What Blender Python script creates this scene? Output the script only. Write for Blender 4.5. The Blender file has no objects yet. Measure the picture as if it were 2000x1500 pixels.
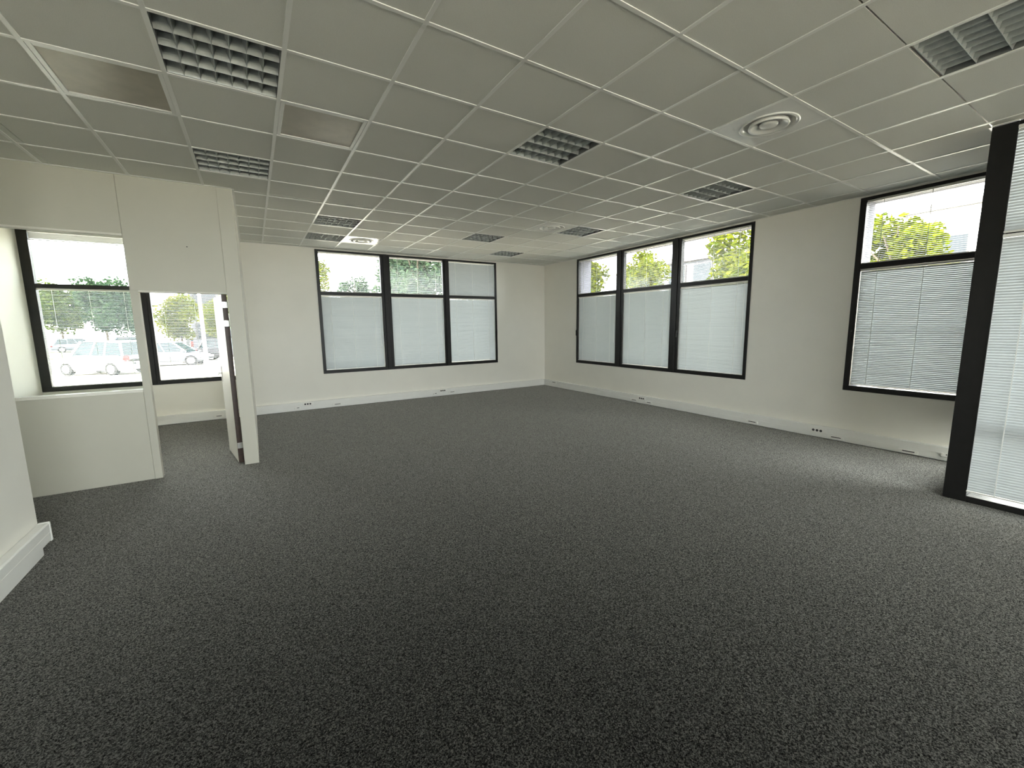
import bpy, math, random
from mathutils import Matrix, Vector, noise
random.seed(7)
S = bpy.context.scene
COL = S.collection

# ------------------------------------------------------------------ camera
F, YAW, PITCH, ROLL = 811.92, 0.5528, 0.139, -0.0137
CAM = Vector((-1.4824, -2.2148, 1.5887))
fw = Vector((math.sin(YAW) * math.cos(PITCH), math.cos(YAW) * math.cos(PITCH), -math.sin(PITCH)))
r0 = Vector((math.cos(YAW), -math.sin(YAW), 0)); u0 = r0.cross(fw)
rr = r0 * math.cos(ROLL) + u0 * math.sin(ROLL); uu = -r0 * math.sin(ROLL) + u0 * math.cos(ROLL)
cd = bpy.data.cameras.new('camera'); cam = bpy.data.objects.new('camera', cd); COL.objects.link(cam)
cd.sensor_fit = 'HORIZONTAL'; cd.sensor_width = 36; cd.lens = F * 36 / 2000; cd.clip_start = 0.05; cd.clip_end = 500
cam.matrix_world = Matrix(((rr.x, uu.x, -fw.x, CAM.x), (rr.y, uu.y, -fw.y, CAM.y), (rr.z, uu.z, -fw.z, CAM.z), (0, 0, 0, 1)))
S.camera = cam

# ------------------------------------------------------------------ sky, sun, exposure
SKY, SUN, EXPOSURE = 1.0, 3.4, 4.25
w = bpy.data.worlds.new('sky'); S.world = w; w.use_nodes = True
bg = w.node_tree.nodes['Background']; bg.inputs[0].default_value = (0.965, 0.985, 0.995, 1); bg.inputs[1].default_value = SKY
sl = bpy.data.lights.new('sun', 'SUN'); sl.energy = SUN; sl.angle = 0.01; sl.color = (1, 0.93, 0.8)
so = bpy.data.objects.new('sun', sl); COL.objects.link(so)
so.rotation_euler = Vector((1, -0.13, -0.55)).to_track_quat('-Z', 'Y').to_euler()
S.view_settings.view_transform = 'Standard'; S.view_settings.look = 'None'
S.view_settings.exposure = EXPOSURE; S.view_settings.gamma = 1; S.view_settings.use_curve_mapping = False
cy = S.cycles
cy.use_denoising = True; cy.max_bounces = 8; cy.diffuse_bounces = 5; cy.use_adaptive_sampling = True; cy.adaptive_threshold = 0.025; cy.glossy_bounces = 4
cy.transparent_max_bounces = 24; cy.transmission_bounces = 8; cy.sample_clamp_indirect = 6
cy.caustics_reflective = False; cy.caustics_refractive = False

# ------------------------------------------------------------------ materials
def mat(name, col, rough=0.6, metal=0.0, spec=0.5, var=0.0, scale=20, bump=0.0, bscale=200, col2=None, detail=4):
    m = bpy.data.materials.new(name); m.use_nodes = True
    nt = m.node_tree; b = nt.nodes['Principled BSDF']
    b.inputs['Roughness'].default_value = rough; b.inputs['Metallic'].default_value = metal
    b.inputs['Specular IOR Level'].default_value = spec
    tc = nt.nodes.new('ShaderNodeTexCoord')
    n = nt.nodes.new('ShaderNodeTexNoise'); n.inputs['Scale'].default_value = scale; n.inputs['Detail'].default_value = detail
    nt.links.new(tc.outputs['Object'], n.inputs['Vector'])
    r = nt.nodes.new('ShaderNodeValToRGB')
    c2 = col2 or tuple(c * (1 - var) for c in col)
    r.color_ramp.elements[0].position = 0.35; r.color_ramp.elements[1].position = 0.65
    r.color_ramp.elements[0].color = (*c2, 1); r.color_ramp.elements[1].color = (*col, 1)
    nt.links.new(n.outputs['Fac'], r.inputs['Fac']); nt.links.new(r.outputs['Color'], b.inputs['Base Color'])
    if bump:
        n2 = nt.nodes.new('ShaderNodeTexNoise'); n2.inputs['Scale'].default_value = bscale; n2.inputs['Detail'].default_value = 3
        nt.links.new(tc.outputs['Object'], n2.inputs['Vector'])
        bp = nt.nodes.new('ShaderNodeBump'); bp.inputs['Strength'].default_value = bump; bp.inputs['Distance'].default_value = 0.002
        nt.links.new(n2.outputs['Fac'], bp.inputs['Height']); nt.links.new(bp.outputs['Normal'], b.inputs['Normal'])
    return m

M = {}
M['wall'] = mat('wall_paint', (0.86, 0.838, 0.77), 0.7, var=0.02, scale=3, bump=0.15, bscale=300)
M['partition'] = mat('partition_panel', (0.585, 0.57, 0.495), 0.5, var=0.02, scale=4, bump=0.1, bscale=400)
M['exterior'] = mat('facade_render', (0.13, 0.13, 0.16), 0.8, var=0.08, scale=5)
M['tile'] = mat('ceiling_tile', (0.80, 0.80, 0.75), 0.9, var=0.1, scale=260, bump=0.35, bscale=350, spec=0.2)
M['tbar'] = mat('grid_bar_white', (0.88, 0.88, 0.85), 0.28, var=0.02, scale=8)
M['trunk'] = mat('white_pvc', (0.86, 0.855, 0.82), 0.35, var=0.02, scale=6)
M['plate'] = mat('white_socket_plastic', (0.88, 0.87, 0.83), 0.3, var=0.02, scale=30)
M['dark'] = mat('dark_slot', (0.03, 0.03, 0.03), 0.5, var=0.1)
M['black'] = mat('black_frame', (0.008, 0.0075, 0.0075), 0.42, spec=0.35, var=0.25, scale=14)
M['metal'] = mat('brushed_steel', (0.6, 0.6, 0.58), 0.3, 1.0, var=0.1, scale=60)
M['louvre'] = mat('louvre_aluminium', (0.46, 0.49, 0.485), 0.5, 0.45, var=0.15, scale=30)
M['lampbody'] = mat('lamp_housing', (0.2, 0.21, 0.21), 0.5, var=0.1)
M['tube'] = mat('fluorescent_tube', (0.8, 0.8, 0.78), 0.25, var=0.02)
M['returnp'] = mat('smoky_panel', (0.40, 0.37, 0.305), 0.38, 0.3, var=0.12, scale=9)
M['diff'] = mat('diffuser_white_enamel', (0.88, 0.88, 0.85), 0.2, 0.0, var=0.03, scale=10)
M['wooddark'] = mat('dark_brown_edge', (0.045, 0.018, 0.009), 0.45, var=0.4, scale=25)
M['door'] = mat('white_door', (0.82, 0.80, 0.74), 0.4, var=0.02, scale=4)
M['rail'] = mat('blind_rail', (0.80, 0.79, 0.75), 0.35, var=0.02, scale=15)
M['cord'] = mat('blind_cord', (0.88, 0.88, 0.85), 0.7, var=0.05, scale=80)
M['asphalt'] = mat('pale_asphalt', (0.365, 0.33, 0.27), 0.9, var=0.2, scale=1.5)
M['grassm'] = mat('lawn', (0.03, 0.036, 0.004), 0.9, col2=(0.018, 0.026, 0.003), scale=2)
M['bark'] = mat('bark', (0.05, 0.036, 0.02), 0.9, var=0.5, scale=8)
M['bwhite'] = mat('building_white', (0.78, 0.78, 0.76), 0.8, var=0.05, scale=1)
M['bgrey'] = mat('building_grey', (0.10, 0.105, 0.12), 0.8, var=0.08, scale=1)
M['bglass'] = mat('building_glass', (0.012, 0.016, 0.02), 0.1, spec=0.3, var=0.3, scale=0.6)
M['eave'] = mat('roof_edge', (0.03, 0.026, 0.026), 0.6, var=0.1)
M['tyre'] = mat('tyre', (0.008, 0.008, 0.008), 0.8, spec=0.2, var=0.2)
M['rim'] = mat('alloy_rim', (0.6, 0.6, 0.62), 0.3, 0.8, var=0.1)
M['cglass'] = mat('car_glass', (0.008, 0.02, 0.024), 0.05, spec=0.3, var=0.1)
M['redlamp'] = mat('red_lamp', (0.12, 0.004, 0.006), 0.2, var=0.2)
M['clearlamp'] = mat('clear_lamp', (0.75, 0.76, 0.78), 0.15, var=0.05)
for n, c in (('white', (0.6, 0.6, 0.6)), ('silver', (0.10, 0.11, 0.13)), ('blue', (0.010, 0.025, 0.06)), ('darkgrey', (0.012, 0.012, 0.015)), ('redcar', (0.09, 0.010, 0.006)), ('navy', (0.006, 0.010, 0.022))):
    M['car_' + n] = mat('car_paint_' + n, c, 0.3, spec=0.25, var=0.02)

def slat_mat():
    m = bpy.data.materials.new('blind_slat_white'); m.use_nodes = True; nt = m.node_tree
    b = nt.nodes['Principled BSDF']; b.inputs['Base Color'].default_value = (0.54, 0.57, 0.58, 1); b.inputs['Roughness'].default_value = 0.4
    t = nt.nodes.new('ShaderNodeBsdfTranslucent'); t.inputs['Color'].default_value = (0.85, 0.85, 0.8, 1)
    n = nt.nodes.new('ShaderNodeTexNoise'); n.inputs['Scale'].default_value = 3
    mx = nt.nodes.new('ShaderNodeMixShader'); mx.inputs[0].default_value = 0.0
    r = nt.nodes.new('ShaderNodeMapRange'); r.inputs['To Min'].default_value = 0.36; r.inputs['To Max'].default_value = 0.46
    nt.links.new(n.outputs['Fac'], r.inputs['Value']); nt.links.new(r.outputs['Result'], b.inputs['Roughness'])
    nt.links.new(b.outputs[0], mx.inputs[1]); nt.links.new(t.outputs[0], mx.inputs[2])
    nt.links.new(mx.outputs[0], nt.nodes['Material Output'].inputs[0]); return m
M['slat'] = slat_mat()

def glass_mat():
    m = bpy.data.materials.new('window_glass'); m.use_nodes = True; nt = m.node_tree
    nt.nodes.remove(nt.nodes['Principled BSDF'])
    t = nt.nodes.new('ShaderNodeBsdfTransparent'); t.inputs[0].default_value = (0.93, 0.95, 0.94, 1)
    g = nt.nodes.new('ShaderNodeBsdfGlossy'); g.inputs['Roughness'].default_value = 0.02
    fr = nt.nodes.new('ShaderNodeFresnel'); fr.inputs[0].default_value = 1.25
    mx = nt.nodes.new('ShaderNodeMixShader')
    nt.links.new(fr.outputs[0], mx.inputs[0]); nt.links.new(t.outputs[0], mx.inputs[1]); nt.links.new(g.outputs[0], mx.inputs[2])
    nt.links.new(mx.outputs[0], nt.nodes['Material Output'].inputs[0]); return m
M['glass'] = glass_mat()

def leaf_mat(name, c1, c2):
    m = bpy.data.materials.new(name); m.use_nodes = True; nt = m.node_tree
    b = nt.nodes['Principled BSDF']; b.inputs['Roughness'].default_value = 0.7; b.inputs['Specular IOR Level'].default_value = 0.0
    gi = nt.nodes.new('ShaderNodeNewGeometry'); r = nt.nodes.new('ShaderNodeValToRGB')
    r.color_ramp.elements[0].color = (*c1, 1); r.color_ramp.elements[1].color = (*c2, 1)
    nt.links.new(gi.outputs['Random Per Island'], r.inputs[0]); nt.links.new(r.outputs[0], b.inputs['Base Color'])
    t = nt.nodes.new('ShaderNodeBsdfTranslucent'); nt.links.new(r.outputs[0], t.inputs[0])
    mx = nt.nodes.new('ShaderNodeMixShader'); mx.inputs[0].default_value = 0.4
    nt.links.new(b.outputs[0], mx.inputs[1]); nt.links.new(t.outputs[0], mx.inputs[2])
    nt.links.new(mx.outputs[0], nt.nodes['Material Output'].inputs[0]); return m
M['leaf_y'] = leaf_mat('leaf_yellow_green', (0.026, 0.040, 0.001), (0.085, 0.098, 0.002))
M['leaf_g'] = leaf_mat('leaf_green', (0.018, 0.034, 0.010), (0.065, 0.088, 0.012))
M['leaf_d'] = leaf_mat('leaf_blue_green', (0.014, 0.027, 0.018), (0.042, 0.066, 0.034))

def carpet_mat():
    m = bpy.data.materials.new('carpet_charcoal'); m.use_nodes = True; nt = m.node_tree
    L = nt.links; b = nt.nodes['Principled BSDF']; b.inputs['Roughness'].default_value = 0.95; b.inputs['Specular IOR Level'].default_value = 0.02
    b.inputs['Sheen Weight'].default_value = 0.42; b.inputs['Sheen Tint'].default_value = (1, 0.97, 0.88, 1); b.inputs['Sheen Roughness'].default_value = 0.42
    tc = nt.nodes.new('ShaderNodeTexCoord')
    def nz(scale, detail=2, rough=0.6):
        n = nt.nodes.new('ShaderNodeTexNoise'); n.inputs['Scale'].default_value = scale; n.inputs['Detail'].default_value = detail
        n.inputs['Roughness'].default_value = rough; L.new(tc.outputs['Object'], n.inputs['Vector']); return n
    n2 = nz(0.8, 3); n3 = nz(75, 2, 0.6)
    vo = nt.nodes.new('ShaderNodeTexVoronoi'); vo.inputs['Scale'].default_value = 240; L.new(tc.outputs['Object'], vo.inputs['Vector'])
    vs = nt.nodes.new('ShaderNodeSeparateColor'); L.new(vo.outputs['Color'], vs.inputs[0])
    n1 = nt.nodes.new('ShaderNodeMix'); n1.data_type = 'FLOAT'; n1.inputs[0].default_value = 0.45
    L.new(vs.outputs[0], n1.inputs[2]); L.new(n3.outputs['Fac'], n1.inputs[3])
    r = nt.nodes.new('ShaderNodeValToRGB'); e = r.color_ramp.elements
    e[0].position = 0.25; e[0].color = (0.001, 0.001, 0.0009, 1); e[1].position = 0.80; e[1].color = (0.046, 0.0455, 0.040, 1)
    mid = e.new(0.52); mid.color = (0.0052, 0.0051, 0.0044, 1)
    L.new(n1.outputs[0], r.inputs[0])
    sw = nt.nodes.new('ShaderNodeMapRange'); sw.inputs['From Min'].default_value = 0.25; sw.inputs['From Max'].default_value = 0.8; sw.inputs['To Min'].default_value = 0.05; sw.inputs['To Max'].default_value = 0.78
    L.new(n1.outputs[0], sw.inputs['Value']); L.new(sw.outputs['Result'], b.inputs['Sheen Weight'])
    mr = nt.nodes.new('ShaderNodeMapRange'); mr.inputs['From Min'].default_value = 0.35; mr.inputs['From Max'].default_value = 0.65
    mr.inputs['To Min'].default_value = 0.86; mr.inputs['To Max'].default_value = 1.08
    L.new(n2.outputs['Fac'], mr.inputs['Value'])
    # two carpet widths laid side by side, nap running different ways
    sep = nt.nodes.new('ShaderNodeSeparateXYZ'); L.new(tc.outputs['Object'], sep.inputs[0])
    gt = nt.nodes.new('ShaderNodeMath'); gt.operation = 'GREATER_THAN'; gt.inputs[1].default_value = 0.10; L.new(sep.outputs['X'], gt.inputs[0])
    ma = nt.nodes.new('ShaderNodeMath'); ma.operation = 'MULTIPLY_ADD'; ma.inputs[1].default_value = 0.16; ma.inputs[2].default_value = 0.90
    L.new(gt.outputs[0], ma.inputs[0])
    mu = nt.nodes.new('ShaderNodeMath'); mu.operation = 'MULTIPLY'; L.new(mr.outputs['Result'], mu.inputs[0]); L.new(ma.outputs[0], mu.inputs[1])
    vm = nt.nodes.new('ShaderNodeVectorMath'); vm.operation = 'SCALE'; L.new(r.outputs[0], vm.inputs[0]); L.new(mu.outputs[0], vm.inputs['Scale'])
    L.new(vm.outputs[0], b.inputs['Base Color'])
    bp = nt.nodes.new('ShaderNodeBump'); bp.inputs['Strength'].default_value = 0.3; bp.inputs['Distance'].default_value = 0.003
    L.new(n3.outputs['Fac'], bp.inputs['Height']); L.new(bp.outputs[0], b.inputs['Normal']); return m
M['carpet'] = carpet_mat()

# ------------------------------------------------------------------ mesh helpers
class MB:
    def __init__(s): s.v = []; s.f = []; s.sm = False
    def box(s, x0, x1, y0, y1, z0, z1):
        b = len(s.v)
        s.v += [(x0, y0, z0), (x1, y0, z0), (x1, y1, z0), (x0, y1, z0), (x0, y0, z1), (x1, y0, z1), (x1, y1, z1), (x0, y1, z1)]
        s.f += [tuple(b + i for i in q) for q in ((0, 3, 2, 1), (4, 5, 6, 7), (0, 1, 5, 4), (1, 2, 6, 5), (2, 3, 7, 6), (3, 0, 4, 7))]
        return s
    def bbox(s, x0, x1, y0, y1, z0, z1, c=0.004):
        """box with chamfered edges (rounded look)"""
        import bmesh
        bm = bmesh.new(); bmesh.ops.create_cube(bm, size=1)
        bmesh.ops.scale(bm, vec=(x1 - x0, y1 - y0, z1 - z0), verts=bm.verts)
        bmesh.ops.translate(bm, vec=((x0 + x1) / 2, (y0 + y1) / 2, (z0 + z1) / 2), verts=bm.verts)
        bmesh.ops.bevel(bm, geom=bm.edges[:], offset=c, segments=1, affect='EDGES')
        b = len(s.v); bm.verts.index_update()
        s.v += [tuple(v.co) for v in bm.verts]; s.f += [tuple(b + v.index for v in f.verts) for f in bm.faces]; bm.free(); return s
    def prism(s, pts, axis, a0, a1):
        """polygon pts extruded along axis ('x' -> pts are (y,z); 'y' -> (x,z); 'z' -> (x,y))"""
        b = len(s.v); n = len(pts)
        for a in (a0, a1):
            for p in pts:
                s.v.append({'x': (a, p[0], p[1]), 'y': (p[0], a, p[1]), 'z': (p[0], p[1], a)}[axis])
        s.f += [tuple(b + i for i in range(n))[::-1], tuple(b + n + i for i in range(n))]
        s.f += [(b + i, b + (i + 1) % n, b + n + (i + 1) % n, b + n + i) for i in range(n)]
        return s
    def lathe(s, prof, n=40, c=(0, 0, 0)):
        b = len(s.v); k = len(prof)
        for i in range(n):
            a = 2 * math.pi * i / n
            for (r, z) in prof: s.v.append((c[0] + r * math.cos(a), c[1] + r * math.sin(a), c[2] + z))
        for i in range(n):
            for j in range(k - 1):
                i2 = (i + 1) % n
                s.f.append((b + i * k + j, b + i2 * k + j, b + i2 * k + j + 1, b + i * k + j + 1))
        s.sm = True; return s
    def cyl(s, p, q, r, n=10, r2=None):
        p, q = Vector(p), Vector(q); d = (q - p).normalized(); a = d.orthogonal().normalized(); c = d.cross(a); b = len(s.v)
        r2 = r if r2 is None else r2
        for P, R in ((p, r), (q, r2)):
            for i in range(n):
                t = 2 * math.pi * i / n; s.v.append(tuple(P + (a * math.cos(t) + c * math.sin(t)) * R))
        s.f += [(b + i, b + (i + 1) % n, b + n + (i + 1) % n, b + n + i) for i in range(n)]
        s.f += [tuple(b + i for i in range(n))[::-1], tuple(b + n + i for i in range(n))]; return s
    def mesh(s, name, m):
        me = bpy.data.meshes.new(name); me.from_pydata(s.v, [], s.f); me.update(); me.materials.append(M[m])
        if s.sm:
            for p in me.polygons: p.use_smooth = True
        return me
    def build(s, name, m, parent=None, loc=None, rot=None):
        return link(name, s.mesh(name, m), parent, loc, rot)
def link(name, me, parent=None, loc=None, rot=None):
    o = bpy.data.objects.new(name, me); COL.objects.link(o); o.parent = parent
    if loc is not None: o.location = loc
    if rot is not None: o.rotation_euler = rot
    return o
def empty(name, loc=(0, 0, 0), rz=0):
    o = link(name, None, None, loc, (0, 0, rz)); o.empty_display_size = 0.1; return o
def tag(o, label=None, cat=None, group=None, kind=None):
    if label: o['label'] = label
    if cat: o['category'] = cat
    if group: o['group'] = group
    if kind: o['kind'] = kind
    return o
def struct(o, label, cat): return tag(o, label, cat, None, 'structure')

# ------------------------------------------------------------------ room shell
H = 3.12; BY = 6.79; RX = 5.109; TH = 0.42; LX = -4.25; NX = -2.94; NY = 2.07; PY = 3.506; VX = 3.725; VY = -1.2; RY = -6.0; ROOF = 3.62
WZ0, WZ1 = 0.69, 3.10
struct(MB().box(LX - 0.3, RX + TH, RY - 0.3, BY + TH, -0.75, 0).build('floor', 'carpet'), 'charcoal speckled office carpet covering the whole floor', 'floor')

def wall(name, axis, a0, a1, b0, b1, z0, z1, holes, label, m='wall'):
    """axis 'x': runs along x from a0..a1, thickness b0..b1 in y; holes (a0,a1,z0,z1)"""
    mb = MB(); us = sorted({a0, a1, *[h[0] for h in holes], *[h[1] for h in holes]}); zs = sorted({z0, z1, *[h[2] for h in holes], *[h[3] for h in holes]})
    for i in range(len(us) - 1):
        j = 0
        while j < len(zs) - 1:
            def hole(k): return any(h[0] - 1e-6 <= us[i] and us[i + 1] <= h[1] + 1e-6 and h[2] - 1e-6 <= zs[k] and zs[k + 1] <= h[3] + 1e-6 for h in holes)
            if hole(j): j += 1; continue
            k = j
            while k + 1 < len(zs) - 1 and not hole(k + 1): k += 1
            if axis == 'x': mb.box(us[i], us[i + 1], b0, b1, zs[j], zs[k + 1])
            else: mb.box(b0, b1, us[i], us[i + 1], zs[j], zs[k + 1])
            j = k + 1
    return struct(mb.build(name, m), label, 'wall')

W1 = (-4.25, -1.66); W2 = (-0.3426, 3.6634); W3 = (1.4084, 5.4918); W4 = (-1.19, 0.1152)
wall('wall_back', 'x', LX - 0.3, RX + TH, BY, BY + TH, -0.7, ROOF, [(*W1, WZ0, WZ1), (*W2, WZ0, WZ1)], 'white painted back wall with a three part window')
wall('wall_right', 'y', VY, BY, RX, RX + TH, -0.7, ROOF, [(*W3, WZ0, WZ1), (*W4, WZ0, WZ1)], 'white painted right hand wall with four window bays')
struct(MB().box(NX - 1.6, NX, RY, NY, -0.1, H + 0.3).build('wall_left', 'wall'), 'white wall end close to the camera at the left edge', 'wall')
struct(MB().box(LX - 0.3, LX, NY, BY, -0.1, H + 0.3).build('wall_left_office', 'wall'), 'white side wall inside the small glazed office', 'wall')
wall('wall_rear', 'x', LX - 0.3, VX, RY - 0.3, RY, -0.1, H + 0.3, [(-2.75, 2.6, 1.0, 3.05)], 'white wall behind the camera with an opening for the added window')
struct(MB().box(-1.615, -1.545, PY + 0.08, BY, 0, H).build('wall_office_side', 'wall'), 'white partition running back from the corner post', 'wall')

# ---- ceiling
FIX = {}                       # grid cells taken by fittings
LIGHTS = [((-3, 1), 'recessed louvre light nearest the top left corner of the room'), ((-3, 4), 'recessed louvre light just in front of the small office partition'),
          ((1, 1), 'recessed louvre light in the middle of the ceiling'), ((3, -3), 'recessed louvre light cut by the right edge above the black post'),
          ((5, 1), 'recessed louvre light near the single window on the right wall'), ((-1, 7), 'nearer of the two small louvre lights at far left'),
          ((-1, 9), 'small louvre light touching the farthest round diffuser'), ((3, 7), 'small louvre light in front of the right part of the back window'),
          ((5, 5), 'recessed louvre light touching the corner of the middle round diffuser'), ((5, 9), 'smallest and farthest recessed louvre light, near the far room corner')]
DIFF = [((3, -1), 'large round air diffuser in a white plate, nearest the camera'), ((4, 5), 'round air diffuser in the middle distance beside a louvre light'), ((0, 9), 'small far round air diffuser close to the back window')]
PANEL = [((-4, 2), 'smoky ceiling panel with a bright sheen near the left edge'), ((-2, 2), 'dull smoky brown ceiling panel between white tiles')]
for c, _ in LIGHTS + DIFF + PANEL: FIX[c] = 1

cmb = MB()
cmb.box(LX - 0.3, VX + 0.05, RY - 0.3, VY, H + 0.14, ROOF); cmb.box(LX - 0.3, RX + TH, VY, BY + 0.02, H + 0.14, ROOF)
ceiling = struct(cmb.build('ceiling', 'wall'), 'suspended ceiling of square white mineral tiles in a metal grid', 'ceiling')
G = 0.6
def regions():
    # (x0,x1,y0,y1) rectangles that carry ceiling
    return [(NX, VX, RY, VY), (NX, RX, VY, PY), (-1.545, RX, PY, BY), (LX, NX, NY, PY), (LX, -1.615, PY + 0.08, BY)]
tile_mesh = {}
def tile(x0, x1, y0, y1):
    w_, d_ = round(x1 - x0, 3), round(y1 - y0, 3)
    key = (w_, d_)
    if key not in tile_mesh: tile_mesh[key] = MB().box(-w_ / 2, w_ / 2, -d_ / 2, d_ / 2, 0, 0.015).mesh('ceiling_tile', 'tile')
    link('ceiling_tile', tile_mesh[key], ceiling, ((x0 + x1) / 2, (y0 + y1) / 2, H + 0.005))
for (x0, x1, y0, y1) in regions():
    for i in range(-8, 10):
        for j in range(-11, 13):
            a0, a1 = max(x0, i * G), min(x1, (i + 1) * G); b0, b1 = max(y0, j * G), min(y1, (j + 1) * G)
            if a1 - a0 < 0.03 or b1 - b0 < 0.03 or (i, j) in FIX or b1 < -3.01: continue
            tile(a0 + 0.004, a1 - 0.004, b0 + 0.004, b1 - 0.004)
rear = MB().box(NX, VX, RY, -3.0, H + 0.005, H + 0.02).build('ceiling_board', 'tile', ceiling)
for (x0, x1, y0, y1) in regions():
    y0 = max(y0, -3.3)
    for i in range(-8, 10):
        if x0 + 0.02 < i * G < x1 - 0.02: MB().box(i * G - 0.012, i * G + 0.012, y0, y1, H, H + 0.006).build('grid_bar', 'tbar', ceiling)
    for j in range(-11, 13):
        if y0 + 0.02 < j * G < y1 - 0.02: MB().box(x0, x1, j * G - 0.0115, j * G + 0.0115, H + 0.0004, H + 0.006).build('cross_bar', 'tbar', ceiling)
for a in ((NX, VX, VY - 0.0, VY + 0.0),): pass
for (x0, x1, y0, y1) in ((-1.545, RX, BY - 0.02, BY), (RX - 0.02, RX, VY, BY), (NX, NX + 0.02, -3, NY), (LX, -1.545, PY - 0.02, PY), (-1.545, -1.525, PY, BY), (VX - 0.02, VX, -3, VY), (VX, RX, VY, VY + 0.02)):
    MB().box(x0, x1, y0, y1, H - 0.001, H + 0.004).build('edge_angle', 'tbar', ceiling)

# ---- windows
def bars(parent, axis, at0, at1, lst):
    for nm, u0_, u1_, z0, z1 in lst:
        if axis == 'x': MB().bbox(u0_, u1_, at0, at1, z0, z1, 0.003).build(nm, 'black', parent)
        else: MB().bbox(at0, at1, u0_, u1_, z0, z1, 0.003).build(nm, 'black', parent)
def pane(parent, axis, at, u0_, u1_, z0, z1):
    if axis == 'x': MB().box(u0_, u1_, at, at + 0.006, z0, z1).build('pane', 'glass', parent)
    else: MB().box(at, at + 0.006, u0_, u1_, z0, z1).build('pane', 'glass', parent)
LZ0, LZ1, UZ0, UZ1 = 0.755, 2.237, 2.30, 3.065
def window(name, axis, at, span, panes, label):
    w_ = struct(empty(name, (0, 0, 0)), label, 'window')
    a, b = span; L = []
    L += [('sill_bar', a, b, WZ0, LZ0), ('head_bar', a, b, UZ1, WZ1)]
    edges = [a] + [e for p in panes for e in p] + [b]
    for k in range(0, len(edges), 2):
        if k in (0, len(edges) - 2): L.append(('jamb', edges[k], edges[k + 1], LZ0, UZ1))
        else:
            e0, e1 = edges[k], edges[k + 1]; q = (e1 - e0) * 0.3
            L += [('sash_stile', e0, e0 + q - 0.0015, LZ0, UZ1), ('sash_stile', e1 - q + 0.0015, e1, LZ0, UZ1)]
            bars(w_, axis, at - 0.026, at + 0.07, [('mullion', e0 + q, e1 - q, WZ0 + 0.004, WZ1)])
    for p0, p1 in panes: L.append(('transom', p0, p1, LZ1, UZ0))
    bars(w_, axis, at - 0.012, at + 0.075, L)
    for p0, p1 in panes:
        pane(w_, axis, at + 0.045, p0, p1, LZ0, LZ1); pane(w_, axis, at + 0.045, p0, p1, UZ0, UZ1)
    return w_
P1 = [(-4.14, -3.02), (-2.86, -1.72)]; P2 = [(-0.285, 0.885), (1.085, 2.27), (2.42, 3.61)]
P3 = [(1.46, 2.67), (2.866, 4.03), (4.23, 5.435)]; P4 = [(-1.13, 0.05)]
window('window_1', 'x', BY, W1, P1, 'black framed window inside the small office overlooking the car park')
wn2 = window('window_2', 'x', BY, W2, P2, 'black framed three part window in the back wall')
wn3 = window('window_3', 'y', RX, W3, P3, 'black framed three part window in the right wall')
wn4 = window('window_4', 'y', RX, W4, P4, 'single black framed window beside the thick black post')
# window handles
def handle(parent, p, d, out):
    mb = MB(); x, y, z = p
    if out == 'y':
        MB().bbox(x - 0.013, x + 0.013, y - 0.022, y, z - 0.03, z + 0.03, 0.004).build('window_handle', 'black', parent)
        MB().bbox(x - 0.008, x + 0.008, y - 0.04, y - 0.022, z - 0.11, z + 0.012, 0.004).build('window_handle', 'black', parent)
    else:
        MB().bbox(x - 0.022, x, y - 0.013, y + 0.013, z - 0.03, z + 0.03, 0.004).build('window_handle', 'black', parent)
        MB().bbox(x - 0.04, x - 0.022, y - 0.008, y + 0.008, z - 0.11, z + 0.012, 0.004).build('window_handle', 'black', parent)
handle(wn2, (0.905, BY - 0.012, 1.5), 0, 'y'); handle(wn2, (3.635, BY - 0.012, 1.5), 0, 'y')
handle(wn3, (RX - 0.012, 5.46, 1.45), 0, 'x'); handle(wn3, (RX - 0.012, 2.69, 1.45), 0, 'x'); handle(wn4, (RX - 0.012, 0.075, 1.45), 0, 'x')

# ---- grey render lining the outer reveals
tn = 0
for axis, at, (a, b) in (('x', BY, W1), ('x', BY, W2), ('y', RX, W3), ('y', RX, W4)):
    tn += 1; tr = struct(empty('trim_%d' % tn), ('grey outer reveal of the office window', 'grey outer reveal of the back window', 'grey outer reveal of the three part right window', 'grey outer reveal of the single right window')[tn - 1], 'window reveal')
    for u0_, u1_, z0, z1 in ((a, a + 0.012, WZ0 + 0.012, WZ1 - 0.012), (b - 0.012, b, WZ0 + 0.012, WZ1 - 0.012), (a, b, WZ0, WZ0 + 0.012), (a, b, WZ1 - 0.012, WZ1)):
        (MB().box(u0_, u1_, at + 0.08, at + TH + 0.005, z0, z1) if axis == 'x' else MB().box(at + 0.08, at + TH + 0.005, u0_, u1_, z0, z1)).build('reveal_lining', 'exterior', tr)

# ---- glazed corner with the black post
w5 = struct(empty('window_5'), 'floor to ceiling black framed glazing at the right edge', 'window')
bars(w5, 'y', VX, VX + 0.14, [('post', -1.345, VY, 0, H), ('sill_bar', -2.66, -1.345, 0, 0.055), ('head_bar', -2.66, -1.345, 3.085, H), ('post', -2.66, -2.52, 0.055, 3.085)])
bars(w5, 'y', VX + 0.06, VX + 0.13, [('transom', -2.52, -1.345, 0.64, 0.75), ('transom', -2.52, -1.345, 2.27, 2.35)])
pane(w5, 'y', VX + 0.09, -2.52, -1.345, 0.055, 3.085)
struct(MB().box(VX, VX + 0.3, RY - 0.3, -2.66, -0.1, ROOF).build('wall_right_rear', 'wall'), 'white wall behind the camera on the right', 'wall')
bars(w5, 'x', VY - 0.12, VY, [('sill_bar', VX + 0.14, RX, 0, 0.055), ('head_bar', VX + 0.14, RX, 3.085, H), ('panel', VX + 0.14, RX, 0.45, 3.085)])  # unseen black panel added on this glazed side to hold back daylight
pane(w5, 'x', VY - 0.05, VX + 0.14, RX, 0.055, 0.45)

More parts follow.
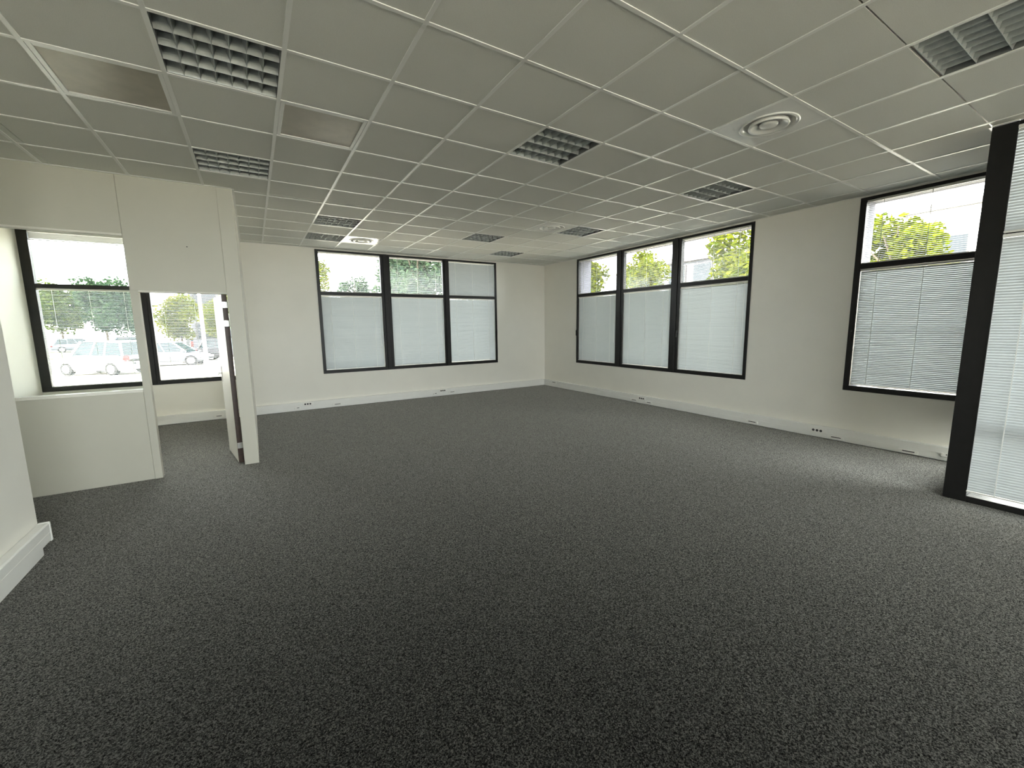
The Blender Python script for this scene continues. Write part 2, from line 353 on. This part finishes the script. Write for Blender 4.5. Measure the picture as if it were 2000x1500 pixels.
w6 = struct(empty('added_rear_window'), 'added black framed window behind the camera, out of view, brightening the room', 'window')  # unseen window, added so more daylight reaches the room from behind
bars(w6, 'x', RY - 0.09, RY + 0.01, [('sill_bar', -2.75, 2.6, 1.0, 1.06), ('head_bar', -2.75, 2.6, 2.99, 3.05)] + [('mullion', x - 0.04, x + 0.04, 1.06, 2.99) for x in (-2.71, -1.39, -0.075, 1.24, 2.56)])
for k in range(4): pane(w6, 'x', RY - 0.05, (-2.67, -1.35, -0.035, 1.28)[k], (-1.43, -0.115, 1.2, 2.52)[k], 1.06, 2.99)
# ---- portals that guide the daylight through the openings
def portal(loc, sx, sz, rot):
    l = bpy.data.lights.new('daylight_portal', 'AREA'); l.shape = 'RECTANGLE'; l.size = sx; l.size_y = sz; l.cycles.is_portal = True
    o = bpy.data.objects.new('daylight_portal', l); COL.objects.link(o); o.location = loc; o.rotation_euler = rot
R = math.pi / 2
for a, b in (W1, W2): portal(((a + b) / 2, BY + 0.2, 1.9), b - a, 2.4, (-R, 0, 0))
for a, b in (W3, W4): portal((RX + 0.2, (a + b) / 2, 1.9), b - a, 2.4, (-R, 0, -R))
portal((VX + 0.2, -1.93, 1.56), 1.2, 3.0, (-R, 0, -R)); portal(((VX + RX) / 2 + 0.05, VY - 0.2, 0.25), RX - VX - 0.1, 0.45, (R, 0, 0))
portal((-0.075, RY - 0.25, 2.03), 5.35, 2.05, (R, 0, 0))

# ------------------------------------------------------------------ partition with opening and door
part = struct(empty('wall_partition', (0, PY, 0)), 'grey white partition of the small office with glazed opening and doorway', 'wall')
def pp(nm, x0, x1, z0, z1, y0=0.0, y1=0.08, m='partition', c=0.002): return MB().bbox(x0, x1, y0, y1, z0, z1, c).build(nm, m, part)
pp('panel', LX, -2.512, 2.555, H); pp('panel', -2.508, -1.69, 2.0, H)
pp('panel', LX, -2.512, 0, 0.95); pp('sill', LX, -2.512, 0.95, 0.98, -0.004, 0.085, 'wall')
pp('post', -2.51, -2.445, 0, 2.0, -0.006, 0.086); pp('post', -2.51, -2.508, 2.0, H, -0.001, 0.081)
pp('post', -1.69, -1.545, 0, H, -0.006, 0.086)
pp('head_trim', LX, -2.512, 2.535, 2.555, -0.004, 0.085, 'wall'); pp('head_trim', -2.445, -1.69, 1.985, 2.0, -0.004, 0.085, 'wall')
MB().box(LX, -2.51, 0.036, 0.042, 0.98, 2.535).build('pane', 'glass', part)
# tiny dark screw holes in the panel
for (x, z) in ((-2.0, 2.47), (-2.52, 2.21)): MB().cyl((x, -0.003, z), (x, 0.0, z), 0.006, 8).build('screw', 'dark', part)

door = struct(empty('door_1', (-1.70, PY + 0.095, 0), math.radians(9.5)), 'white door leaf standing open with dark brown hinge edge', 'door')
# local: leaf extends along +y, thickness towards -x
MB().bbox(-0.05, 0, 0.006, 0.735, 0.01, 1.985, 0.002).build('leaf', 'door', door)
MB().box(-0.0505, 0.0005, 0.0, 0.0058, 0.01, 1.985).build('hinge_edge', 'wooddark', door)
for z in (0.22, 1.66, 1.87): MB().bbox(-0.05, 0.004, -0.006, -0.0002, z - 0.035, z + 0.035, 0.002).build('hinge', 'metal', door)
MB().bbox(-0.056, -0.0505, 0.655, 0.695, 0.93, 1.13, 0.002).build('handle_plate', 'metal', door)
hd = MB(); hd.cyl((-0.056, 0.675, 1.04), (-0.105, 0.675, 1.04), 0.009); hd.cyl((-0.10, 0.682, 1.04), (-0.10, 0.555, 1.036), 0.009)
hd.build('handle', 'metal', door)

# ------------------------------------------------------------------ trunking along the walls
def trunk_y(name, x0, x1, yw, label):
    b = struct(empty(name), label, 'trunking')
    MB().bbox(x0, x1, yw - 0.052, yw, 0.006, 0.165, 0.004).build('trunking_body', 'trunk', b)
    MB().bbox(x0, x1, yw - 0.0555, yw - 0.0515, 0.090, 0.160, 0.001).build('trunking_cover', 'trunk', b)
    MB().bbox(x0, x1, yw - 0.0555, yw - 0.0515, 0.010, 0.086, 0.001).build('trunking_cover', 'trunk', b); return b
b1 = trunk_y('baseboard_back', -1.545, RX, BY, 'white cable trunking along the foot of the back wall')
b0 = trunk_y('baseboard_office', LX, -1.615, BY, 'white cable trunking at the foot of the office window wall')
b2 = struct(empty('baseboard_right'), 'white cable trunking along the foot of the right wall', 'trunking')
for nm, xa, xb, z0, z1, cc in (('trunking_body', RX - 0.052, RX, 0.006, 0.165, 0.004), ('trunking_cover', RX - 0.0555, RX - 0.0515, 0.09, 0.16, 0.001), ('trunking_cover', RX - 0.0555, RX - 0.0515, 0.01, 0.086, 0.001)):
    MB().bbox(xa, xb, VY + 0.01, BY - 0.056, z0, z1, cc).build(nm, 'trunk', b2)
MB().bbox(RX - 0.058, RX - 0.05, 2.80, 2.814, 0.008, 0.165, 0.001).build('joint_cover', 'trunk', b2)
b3 = struct(empty('baseboard_left'), 'deep white cable trunking with end cap at lower left', 'trunking')
MB().bbox(NX, NX + 0.06, RY, NY - 0.02, 0.06, 0.2, 0.006).build('trunking_body', 'trunk', b3)
MB().bbox(NX + 0.058, NX + 0.063, RY, NY - 0.02, 0.132, 0.192, 0.001).build('trunking_cover', 'trunk', b3)
MB().bbox(NX + 0.058, NX + 0.063, RY, NY - 0.02, 0.068, 0.128, 0.001).build('trunking_cover', 'trunk', b3)
MB().bbox(NX - 0.0, NX + 0.066, NY - 0.02, NY + 0.004, 0.055, 0.204, 0.006).build('end_cap', 'trunk', b3)
MB().bbox(NX, NX + 0.05, RY, NY - 0.13, 0, 0.058, 0.003).build('skirting', 'trunk', b3)

# sockets: local x along wall, local -y into the room
def outlet(kind, loc, rz, wd, label):
    nm = 'power_socket' if kind == 'p' else 'data_outlet'
    t = tag(empty(nm, loc, rz), label, 'socket' if kind == 'p' else 'outlet', 'power sockets on the trunking' if kind == 'p' else 'data outlets on the trunking')
    h = 0.032 if kind == 'p' else 0.022
    MB().bbox(-wd / 2, wd / 2, -0.012, 0, -h, h, 0.003).build('plate', 'plate', t)
    if kind == 'p':
        for k in (-1, 0, 1): MB().cyl((k * 0.045 - 0.01, -0.0126, 0), (k * 0.045 - 0.01, -0.006, 0), 0.017, 14).build('socket_well', 'dark', t)
    else:
        MB().box(-wd / 2 + 0.04, wd / 2 - 0.03, -0.0126, -0.008, 0.002, 0.013).build('slot', 'dark', t)
yb = BY - 0.0555; xr = RX - 0.0555
for k, x, z, wd, lb in (('d', -0.86, 0.06, 0.11, 'small white outlet on the back trunking nearest the office partition'), ('p', -0.67, 0.125, 0.2, 'white triple socket on the back trunking left of the window'),
                        ('d', -0.14, 0.055, 0.18, 'wide white outlet under the left edge of the back window'), ('d', 1.97, 0.07, 0.11, 'small outlet below the back window, left of the far triple socket'),
                        ('p', 2.16, 0.125, 0.19, 'white triple socket below the middle of the back window'), ('d', 2.38, 0.068, 0.17, 'outlet below the back window, right of the far triple socket')):
    outlet(k, (x, yb, z), 0, wd, lb)
outlet('d', (-2.12, yb, 0.06), 0, 0.15, 'outlet on the trunking seen through the office doorway')
for k, y, z, wd, lb in (('d', 6.3, 0.12, 0.2, 'outlet on the right trunking nearest the far corner'), ('d', 3.62, 0.045, 0.18, 'outlet left of the triple socket under the three part right window'),
                        ('p', 3.41, 0.11, 0.19, 'white triple socket under the three part right window'), ('d', 3.24, 0.045, 0.16, 'outlet right of the triple socket under the three part right window'),
                        ('d', 1.23, 0.045, 0.18, 'lone outlet on the right trunking between the two windows'), ('p', 0.33, 0.10, 0.21, 'white triple socket nearest the camera on the right trunking'),
                        ('d', 0.12, 0.04, 0.18, 'outlet just right of the nearest triple socket'), ('d', -0.61, 0.035, 0.18, 'outlet on the right trunking below the single window'),
                        ('d', -0.93, 0.075, 0.08, 'small outlet on the right trunking half hidden by the black post')):
    outlet(k, (xr, y, z), -R, wd, lb)

# ------------------------------------------------------------------ venetian blinds
slat_meshes = {}
def slat_mesh(L):
    L = round(L, 3)
    if L not in slat_meshes:
        mb = MB(); n = 4; wd = 0.0265
        for k in range(n + 1):
            t = -1 + 2 * k / n; y = t * wd / 2; z = 0.0022 * (1 - t * t)
            mb.v += [(-L / 2, y, z), (L / 2, y, z)]
        for k in range(n): mb.f.append((2 * k, 2 * k + 1, 2 * k + 3, 2 * k + 2))
        mb.sm = True
        slat_meshes[L] = mb.mesh('slat', 'slat')
    return slat_meshes[L]
def blind(axis, at, u0_, u1_, z0, z1, tilt, label, group, raised=False, pitch=0.0215, cordside=1, gap=0.0):
    L = u1_ - u0_ - 0.003; c = (u0_ + u1_) / 2
    o = tag(empty('venetian_blind', (c, at, z0) if axis == 'x' else (at, c, z0), 0 if axis == 'x' else -R), label, 'blind', group)
    h = z1 - z0
    MB().bbox(-L / 2, L / 2, -0.013, 0.013, h - 0.027, h - 0.002, 0.002).build('headrail', 'rail', o)
    me = slat_mesh(L - 0.004)
    bot = 0.0 + gap
    if raised:
        n = int((h - 0.06) / pitch); zz = h - 0.032
        for k in range(n): link('slat', me, o, (0, 0, zz - k * 0.0028 - 0.003), (0, 0, 0))
        zb = zz - n * 0.0028 - 0.012
        MB().bbox(-L / 2, L / 2, -0.011, 0.011, zb - 0.006, zb + 0.006, 0.002).build('bottom_rail', 'rail', o); return o
    n = round((h - 0.03 - bot - 0.016) / pitch); pitch = (h - 0.03 - bot - 0.016) / n
    for k in range(n):
        t = tilt + random.uniform(-2.5, 2.5)
        link('slat', me, o, (0, random.uniform(-0.0006, 0.0006), h - 0.03 - pitch * (k + 0.55)), (math.radians(t), 0, 0))
    MB().bbox(-L / 2, L / 2, -0.011, 0.011, bot + 0.001, bot + 0.013, 0.002).build('bottom_rail', 'rail', o)
    for f in (-0.36, 0.0, 0.36): MB().box(L * f - 0.003, L * f + 0.003, -0.0155, -0.0142, bot + 0.012, h - 0.027).build('ladder_cord', 'cord', o)
    MB().cyl((cordside * (L / 2 - 0.05), -0.019, max(bot, h * 0.3)), (cordside * (L / 2 - 0.05), -0.017, h - 0.02), 0.003, 6).build('tilt_wand', 'cord', o)
    return o
def at_in(a): return a + 0.018
g2 = 'blinds of the back wall window'; g3 = 'blinds of the three part right window'
TL = [(-58, -60, -62), (-57, -55, -46)]
for k, (p0, p1) in enumerate(P2):
    nm = ('left', 'middle', 'right')[k]
    blind('x', at_in(BY), p0, p1, LZ0, LZ1, (-64, -62, -59)[k], f'closed white blind in the tall lower {nm} pane of the back window', g2)
    blind('x', at_in(BY), p0, p1, UZ0, UZ1, (4, 14, -72)[k], ('open slatted blind in the short upper left pane of the back window', 'half open slatted blind in the short upper middle pane of the back window', 'closed blue grey blind in the short upper right pane of the back window')[k], g2)
for k, (p0, p1) in enumerate(P3[::-1]):
    nm = ('left', 'middle', 'right')[k]
    blind('y', at_in(RX), p0, p1, LZ0, LZ1, (-66, -60, 58)[k], f'closed white blind in the tall lower {nm} pane of the right wall window', g3)
    blind('y', at_in(RX), p0, p1, UZ0, UZ1, (6, 8, 6)[k], f'open slatted blind in the short upper {nm} pane of the right wall window', g3)
blind('y', at_in(RX), *P4[0], LZ0, LZ1, 62, 'closed white blind in the lower pane beside the black post', 'blinds of the single right window', gap=0.01)
blind('y', at_in(RX), *P4[0], UZ0, UZ1, 5, 'open slatted blind in the bright upper pane beside the black post', 'blinds of the single right window')
blind('x', at_in(BY), *P1[0], LZ0, LZ1, 3, 'open blind in the office window seen above the partition sill', 'blinds of the office window')
blind('x', at_in(BY), *P1[0], UZ0, UZ1, 3, 'drawn up blind at the top of the bright office window', 'blinds of the office window', raised=True)
blind('x', at_in(BY), *P1[1], LZ0, LZ1, 3, 'open blind in the office window seen through the doorway', 'blinds of the office window')
blind('y', VX - 0.016, -2.51, -1.345, 0.10, 2.262, 66, 'tall closed blind at the right edge, reaching almost to the floor', 'blinds of the glazed corner', pitch=0.0225)
blind('y', VX - 0.016, -2.51, -1.345, 2.272, 3.08, 66, 'upper closed blind at the right edge under the ceiling', 'blinds of the glazed corner', pitch=0.0225)

# ------------------------------------------------------------------ ceiling fittings
def make_light(c, label):
    i, j = c
    t = tag(empty('ceiling_light', ((i + 0.5) * G, (j + 0.5) * G, H + 0.006)), label, 'ceiling light', 'recessed louvre ceiling lights')
    e = 0.285; hb = MB()
    hb.box(-e - 0.003, -e, -e, e, 0, 0.10); hb.box(e, e + 0.003, -e, e, 0, 0.10); hb.box(-e, e, -e - 0.003, -e, 0, 0.10); hb.box(-e, e, e, e + 0.003, 0, 0.10); hb.box(-e, e, -e, e, 0.10, 0.104)
    hb.build('housing', 'lampbody', t)
    global blade_x, blade_y, tube_m
    if blade_x is None:
        def prof(wt, hgt):
            pts = []
            for k in range(6):
                s_ = k / 5; pts.append((0.0012 + wt * (s_ ** 1.6), hgt * s_))
            return pts + [(-a, b) for a, b in pts[::-1]]
        blade_x = MB().prism(prof(0.024, 0.055), 'x', -e, e).mesh('louvre_blade', 'louvre')      # runs along x
        m2 = MB(); m2.prism(prof(0.016, 0.042), 'y', -e, e); blade_y = m2.mesh('cross_blade', 'louvre')
        tube_m = MB().cyl((-0.28, 0, 0), (0.28, 0, 0), 0.013, 10).mesh('lamp_tube', 'tube')
    for k in range(3): link('louvre_blade', blade_x, t, (0, (k - 1) * 0.1425, 0.002))
    for k in range(6): link('cross_blade', blade_y, t, ((k - 2.5) * 0.0815, 0, 0.003))
    for s in (-1, 1):                                       # side reflectors
        MB().prism([(s * e, 0.001), (s * (e - 0.002), 0.001), (s * (e - 0.010), 0.03), (s * (e - 0.024), 0.055), (s * e, 0.055)][::s], 'x', -e, e).build('side_reflector', 'louvre', t)
    for k in (-1.5, -0.5, 0.5, 1.5): link('lamp_tube', tube_m, t, (0, k * 0.1425, 0.075))
    return t
blade_x = blade_y = tube_m = None
for c, lb in LIGHTS: make_light(c, lb)

for (i, j), lb in DIFF:
    t = tag(empty('ceiling_diffuser', ((i + 0.5) * G, (j + 0.5) * G, H + 0.003)), lb, 'air diffuser', 'round ceiling air diffusers')
    pl = MB(); n = 48; e = 0.289
    for k in range(n):
        a = 2 * math.pi * k / n; cx, sy = math.cos(a), math.sin(a); q = e / max(abs(cx), abs(sy))
        pl.v += [(0.19 * cx, 0.19 * sy, 0), (q * cx, q * sy, 0), (q * cx, q * sy, 0.006), (0.19 * cx, 0.19 * sy, 0.006)]
    for k in range(n):
        a, b = 4 * k, 4 * ((k + 1) % n)
        pl.f += [(a, b, b + 1, a + 1), (a + 1, b + 1, b + 2, a + 2), (a, a + 3, b + 3, b)]
    pl.build('plate', 'diff', t)
    MB().lathe([(0.205, 0.001), (0.208, -0.004), (0.20, -0.009), (0.185, -0.007), (0.172, 0.012), (0.165, 0.05), (0.0, 0.055)], 56).build('outer_ring', 'diff', t)
    MB().lathe([(0.135, 0.012), (0.142, -0.008), (0.138, -0.016), (0.125, -0.014), (0.10, 0.004), (0.08, 0.012), (0.07, 0.03)], 56).build('inner_ring', 'diff', t)
    MB().lathe([(0.0001, -0.012), (0.05, -0.011), (0.062, -0.006), (0.066, 0.004), (0.05, 0.02), (0.0001, 0.022)], 40).build('centre_disc', 'diff', t)
for (i, j), lb in PANEL:
    t = tag(empty('ceiling_panel', ((i + 0.5) * G, (j + 0.5) * G, H + 0.006)), lb, 'ceiling panel', 'smoky ceiling panels')
    e = 0.287
    MB().bbox(-e, -e + 0.026, -e, e, -0.004, 0.012, 0.002).build('frame_bar', 'tbar', t); MB().bbox(e - 0.026, e, -e, e, -0.004, 0.012, 0.002).build('frame_bar', 'tbar', t)
    MB().bbox(-e + 0.027, e - 0.027, -e, -e + 0.026, -0.004, 0.012, 0.002).build('frame_bar', 'tbar', t); MB().bbox(-e + 0.027, e - 0.027, e - 0.026, e, -0.004, 0.012, 0.002).build('frame_bar', 'tbar', t)
    MB().box(-e + 0.026, e - 0.026, -e + 0.026, e - 0.026, 0.003, 0.009).build('panel_sheet', 'returnp', t)

# ------------------------------------------------------------------ outside
GZ = -0.6
gm = MB(); gm.v = [(-160, -60, GZ), (160, -60, GZ), (160, 160, GZ), (-160, 160, GZ)]; gm.f = [(0, 1, 2, 3)]
struct(gm.build('ground', 'asphalt'), 'pale sunlit asphalt of the car park outside', 'ground')
struct(MB().box(-34, -9.5, 46, 62, GZ, GZ + 0.06).build('lawn', 'grassm'), 'strip of sunlit grass between the parked cars', 'lawn')

def tree(x, y, h, r, zc, rz, leaf, lm, n, label, group='trees outside the windows', seed=1):
    rnd = random.Random(seed)
    t = tag(empty('tree', (x, y, GZ)), label, 'tree', group)
    mb = MB(); mb.cyl((0, 0, 0), (0.05, 0.03, zc), 0.035 * h * 0.5, 9, 0.015 * h * 0.5)
    for k in range(6):
        a = k * 1.05 + rnd.random(); q = zc - rz * 0.5 + 0.12 * k * rz
        mb.cyl((0.03, 0.02, q), (math.cos(a) * r * 0.6, math.sin(a) * r * 0.6, q + rz * 0.6), 0.012 * h * 0.5, 6, 0.004 * h * 0.5)
    mb.build('trunk', 'bark', t)
    lv = MB()
    blobs = []
    for k in range(22):
        d = Vector((rnd.gauss(0, 1), rnd.gauss(0, 1), rnd.gauss(0, 1))).normalized() * rnd.uniform(0.35, 0.8)
        blobs.append((Vector((d.x * r, d.y * r, zc + d.z * rz)), rnd.uniform(0.28, 0.45)))
    for k in range(n):
        bc, br = blobs[rnd.randrange(len(blobs))]
        d = Vector((rnd.gauss(0, 1), rnd.gauss(0, 1), rnd.gauss(0, 1))).normalized() * (rnd.random() ** 0.4) * br
        p = bc + Vector((d.x * r, d.y * r, d.z * rz))
        a = Vector((rnd.gauss(0, 1), rnd.gauss(0, 1), rnd.gauss(0, 0.6))).normalized(); b = a.cross(Vector((rnd.gauss(0, 1), rnd.gauss(0, 1), rnd.gauss(0, 1)))).normalized()
        s = leaf * rnd.uniform(0.6, 1.2); i0 = len(lv.v)
        lv.v += [tuple(p - a * s), tuple(p + b * s * 0.5 + a * 0.1 * s), tuple(p + a * s), tuple(p - b * s * 0.5 + a * 0.1 * s)]; lv.f.append((i0, i0 + 1, i0 + 2, i0 + 3))
    tag(lv.build('foliage', lm, t), kind='stuff')
    return t
# car park side (beyond the back wall)
tree(-26.3, 70, 9, 3.9, 4.9, 4.2, 0.26, 'leaf_g', 8000, 'leafy tree at the far left beyond the parked cars', seed=11)
tree(-24.2, 81, 9, 4.2, 5.0, 4.3, 0.26, 'leaf_g', 8000, 'dense green tree behind the blue parked car', seed=12)
tree(-17.2, 70, 9, 3.8, 4.9, 4.2, 0.26, 'leaf_d', 8000, 'dark green tree behind the white van', seed=13)
tree(-14.6, 81, 9, 4.0, 4.9, 4.1, 0.26, 'leaf_g', 7000, 'green tree at the right side of the office window', seed=14)
tree(-5.6, 33.5, 5, 1.35, 3.1, 1.6, 0.12, 'leaf_y', 5200, 'bright yellow green tree left of the white pole', seed=15)
tree(-3.85, 38.3, 5, 1.6, 3.3, 1.8, 0.12, 'leaf_y', 5200, 'yellow green tree right of the white pole', seed=16)
tree(2.3, 29, 7, 1.3, 5.3, 2.0, 0.12, 'leaf_y', 3200, 'loose tree at the left edge of the upper back pane', seed=17)
tree(7.0, 40, 6, 1.7, 5.4, 1.6, 0.14, 'leaf_d', 3600, 'small pointed tree in the upper left back pane', seed=18)
tree(3.4, 40, 5, 1.5, 4.7, 1.3, 0.14, 'leaf_y', 3200, 'low bright tree in the upper left back pane', seed=19)
tree(4.4, 14.6, 7, 2.1, 4.1, 2.2, 0.10, 'leaf_d', 13000, 'big blue green tree filling the upper middle back pane', seed=20)
tree(8.4, 15.5, 7, 2.0, 3.9, 2.2, 0.10, 'leaf_d', 9000, 'blue green tree behind the closed right blinds of the back window', seed=21)
# right hand side
tree(12.95, 13.75, 5, 0.95, 4.1, 1.5, 0.10, 'leaf_y', 4200, 'narrow yellow green tree in the upper left pane of the right window', seed=22)
tree(15.1, 12.2, 5, 1.35, 4.35, 1.4, 0.10, 'leaf_y', 7500, 'round yellow green tree in the upper middle pane of the right window', seed=23)
tree(11.4, 4.4, 6, 1.75, 3.9, 1.9, 0.10, 'leaf_y', 11000, 'spreading yellow green tree in the upper right pane of the right window', seed=24)
tree(11.6, 1.6, 6, 1.0, 3.7, 1.25, 0.09, 'leaf_y', 3000, 'loose yellow green tree in the upper pane beside the black post', seed=25)

def building(name, x0, x1, y0, y1, h, face, m, label, cols, rows, wz0, wh, pitch, ww):
    t = tag(empty(name, ((x0 + x1) / 2, (y0 + y1) / 2, GZ)), label, 'building')
    ox, oy = (x0 + x1) / 2, (y0 + y1) / 2; X0, X1, Y0, Y1 = x0 - ox, x1 - ox, y0 - oy, y1 - oy
    MB().box(X0, X1, Y0, Y1, 0, h).build('walls', m, t)
    MB().box(X0 - 0.25, X1 + 0.25, Y0 - 0.25, Y1 + 0.25, h, h + 0.28).build('roof', 'eave', t)
    for r_ in range(rows):
        for c_ in range(cols):
            z = wz0 + r_ * 3.0
            if face == 'x':
                yc = Y0 + pitch * (c_ + 0.5)
                f = MB().box(X0 - 0.08, X0, yc - ww / 2, yc + ww / 2, z, z + wh).build('window', 'eave', t)
                MB().box(X0 - 0.1, X0 - 0.08, yc - ww / 2 + 0.06, yc + ww / 2 - 0.06, z + 0.06, z + wh - 0.06).build('window_pane', 'bglass', f)
            else:
                xc = X0 + pitch * (c_ + 0.5)
                f = MB().box(xc - ww / 2, xc + ww / 2, Y0 - 0.08, Y0, z, z + wh).build('window', 'eave', t)
                MB().box(xc - ww / 2 + 0.06, xc + ww / 2 - 0.06, Y0 - 0.1, Y0 - 0.08, z + 0.06, z + wh - 0.06).build('window_pane', 'bglass', f)
    return t
building('office_building', 26.5, 36, -9, 5.7, 7.3, 'x', 'bwhite', 'white office building with a dark roof edge beyond the single window', 5, 2, 1.6, 1.5, 2.9, 1.2)
building('office_building', 20.5, 30, 8.5, 15.2, 5.75, 'x', 'bgrey', 'low grey building behind the trees in the right window', 4, 2, 1.2, 1.4, 1.66, 1.2)
building('apartment_building', -8.6, -6.8, 41, 50, 9, 'y', 'bwhite', 'blank white building corner seen through the doorway', 0, 0, 1, 1, 1, 1)
building('apartment_building', -6.2, 3, 46, 52, 8.5, 'y', 'bgrey', 'grey building behind the yellow green tree in the doorway view', 4, 2, 1.4, 1.4, 2.4, 1.8)
pole = tag(empty('lamp_post', (-4.05, 29.6, GZ)), 'white lamp post between the two yellow green trees', 'lamp post')
MB().cyl((0, 0, 0), (0, 0, 6), 0.11, 12, 0.08).build('pole', 'bwhite', pole); MB().cyl((0, 0, 0), (0, 0, 0.3), 0.16, 12).build('base', 'bwhite', pole)
MB().bbox(-0.1, 0.7, -0.12, 0.12, 5.95, 6.1, 0.03).build('lamp_head', 'bwhite', pole)

def car(x, y, heading, L, Wd, Ht, paint, label, van=False, name='car'):
    """local +x is the front"""
    t = tag(empty(name, (x, y, GZ + 0.0), heading), label, 'car', 'cars parked outside')
    hw = Wd / 2; zb = 0.22; belt = Ht * 0.58; hood = Ht * (0.56 if not van else 0.58)
    # lower body loft: stations (x, top z, half width, bottom z)
    st = [(-L / 2, belt * 0.80, hw * 0.80, 0.38), (-L / 2 + 0.06, belt * 0.97, hw * 0.92, 0.28), (-L * 0.36, belt, hw, zb), (-L * 0.1, belt, hw, zb), (L * 0.18, belt * 0.99, hw, zb),
          (L * 0.32, hood * 0.93, hw * 0.98, zb), (L * 0.43, hood * 0.83, hw * 0.92, 0.25), (L / 2 - 0.03, hood * 0.66, hw * 0.8, 0.3), (L / 2, hood * 0.5, hw * 0.72, 0.36)]
    mb = MB()
    for (sx, zt, w_, z0) in st:
        zm = (zt + z0) / 2
        mb.v += [(sx, -w_ * 0.9, z0), (sx, -w_, z0 + 0.12), (sx, -w_ * 1.0, zm), (sx, -w_ * 0.95, zt - 0.06), (sx, -w_ * 0.86, zt), (sx, w_ * 0.86, zt), (sx, w_ * 0.95, zt - 0.06), (sx, w_, zm), (sx, w_, z0 + 0.12), (sx, w_ * 0.9, z0)]
    for k in range(len(st) - 1):
        for q in range(10):
            a, b = 10 * k + q, 10 * k + (q + 1) % 10; mb.f.append((a, b, b + 10, a + 10))
    mb.f += [tuple(range(10)), tuple(10 * (len(st) - 1) + q for q in range(10))[::-1]]
    mb.sm = True; mb.build('body', 'car_' + paint, t)
    # greenhouse: glass loft + roof skin + pillars
    rear0 = -L / 2 + (0.10 if van else 0.16); rear1 = -L / 2 + (0.22 if van else 0.55)
    fr0 = L * 0.27; fr1 = L * (0.10 if not van else 0.12); rz = Ht - 0.05; bw = hw * 0.86; tw = hw * 0.70 if not van else hw * 0.78
    def ring(z, f): return [(rear0 + (rear1 - rear0) * f, -(bw + (tw - bw) * f), z), (fr0 + (fr1 - fr0) * f, -(bw + (tw - bw) * f), z), (fr0 + (fr1 - fr0) * f, bw + (tw - bw) * f, z), (rear0 + (rear1 - rear0) * f, bw + (tw - bw) * f, z)]
    gl = MB(); gl.v = ring(belt - 0.03, 0) + ring(rz, 1); gl.f = [(0, 1, 5, 4), (1, 2, 6, 5), (2, 3, 7, 6), (3, 0, 4, 7), (4, 5, 6, 7)]
    gl.build('windows', 'cglass', t)
    rf = MB(); a = ring(rz - 0.02, 1); xs = [a[0][0] - 0.03, a[0][0] + 0.25, (a[0][0] + a[1][0]) / 2, a[1][0] - 0.2, a[1][0] + 0.05]; zs = [rz - 0.03, rz + 0.03, rz + 0.05, rz + 0.035, rz - 0.03]
    for X_, Z_ in zip(xs, zs): rf.v += [(X_, -tw - 0.02, Z_ - 0.05), (X_, -tw * 0.85, Z_), (X_, tw * 0.85, Z_), (X_, tw + 0.02, Z_ - 0.05)]
    for k in range(4):
        for q in range(3): rf.f.append((4 * k + q, 4 * k + q + 1, 4 * k + q + 5, 4 * k + q + 4))
    rf.sm = True; rf.build('roof', 'car_' + paint, t)
    lo, hi = ring(belt - 0.03, 0), ring(rz, 1)
    for s, (a0, a1) in ((-1, (0, 1)), (1, (3, 2))):
        for f in (0.02, 0.36, 0.62, 0.98):
            p = Vector(lo[a0]).lerp(Vector(lo[a1]), f); q = Vector(hi[a0]).lerp(Vector(hi[a1]), f)
            MB().cyl(p, q, 0.04 if f in (0.36, 0.62) else 0.055, 8).build('pillar', 'car_' + paint, t)
        # mirror, lamps
        MB().bbox(fr0 - 0.25, fr0 - 0.12, s * (hw + 0.12) - 0.09, s * (hw + 0.12) + 0.09, belt - 0.02, belt + 0.13, 0.03).build('wing_mirror', 'car_' + paint, t)
        MB().bbox(-L / 2 - 0.015, -L / 2 + 0.14, s * hw * 0.78 - 0.13, s * hw * 0.78 + 0.13, belt * 0.72, belt * 0.98, 0.03).build('tail_lamp', 'redlamp', t)
        MB().bbox(L / 2 - 0.2, L / 2 - 0.02, s * hw * 0.68 - 0.17, s * hw * 0.68 + 0.17, hood * 0.52, hood * 0.70, 0.03).build('head_lamp', 'clearlamp', t)
        for wx in (-L * 0.31, L * 0.31):
            tr = MB().cyl((wx, s * (hw - 0.2), 0.32), (wx, s * (hw + 0.01), 0.32), 0.32, 24).build('tyre', 'tyre', t)
            MB().cyl((wx, s * (hw + 0.008), 0.32), (wx, s * (hw + 0.022), 0.32), 0.21, 18).build('wheel_rim', 'rim', tr)
    MB().bbox(-L / 2 - 0.03, -L / 2 + 0.10, -hw * 0.86, hw * 0.86, 0.32, 0.52, 0.03).build('bumper', 'car_' + paint, t)
    MB().bbox(-L / 2 - 0.036, -L / 2 - 0.02, -0.26, 0.26, 0.56, 0.67, 0.004).build('number_plate', 'clearlamp', t)
    return t
car(-8.1, 27.2, math.atan2(0.6, -0.8), 4.0, 1.7, 1.72, 'white', 'white van parked nearest the office window', van=True)
car(-6.0, 31.6, math.radians(-12), 4.2, 1.75, 1.5, 'silver', 'silver car seen through the doorway beside the lamp post')
car(-2.9, 35.2, math.radians(-8), 4.2, 1.75, 1.55, 'darkgrey', 'dark car seen through the doorway right of the lamp post')
for k, (x, y, hd_, pt, lb) in enumerate(((-22.6, 61, 0.3, 'blue', 'blue car on the far left of the back row'), (-17.8, 61.5, 0.3, 'silver', 'silver car in the back row beside the blue one'),
                                       (-13.2, 62, 0.3, 'navy', 'navy car in the back row behind the white van'), (-8.6, 61, 0.3, 'redcar', 'red car at the right end of the back row'))):
    car(x, y, hd_, 4.1, 1.75, 1.5, pt, lb)
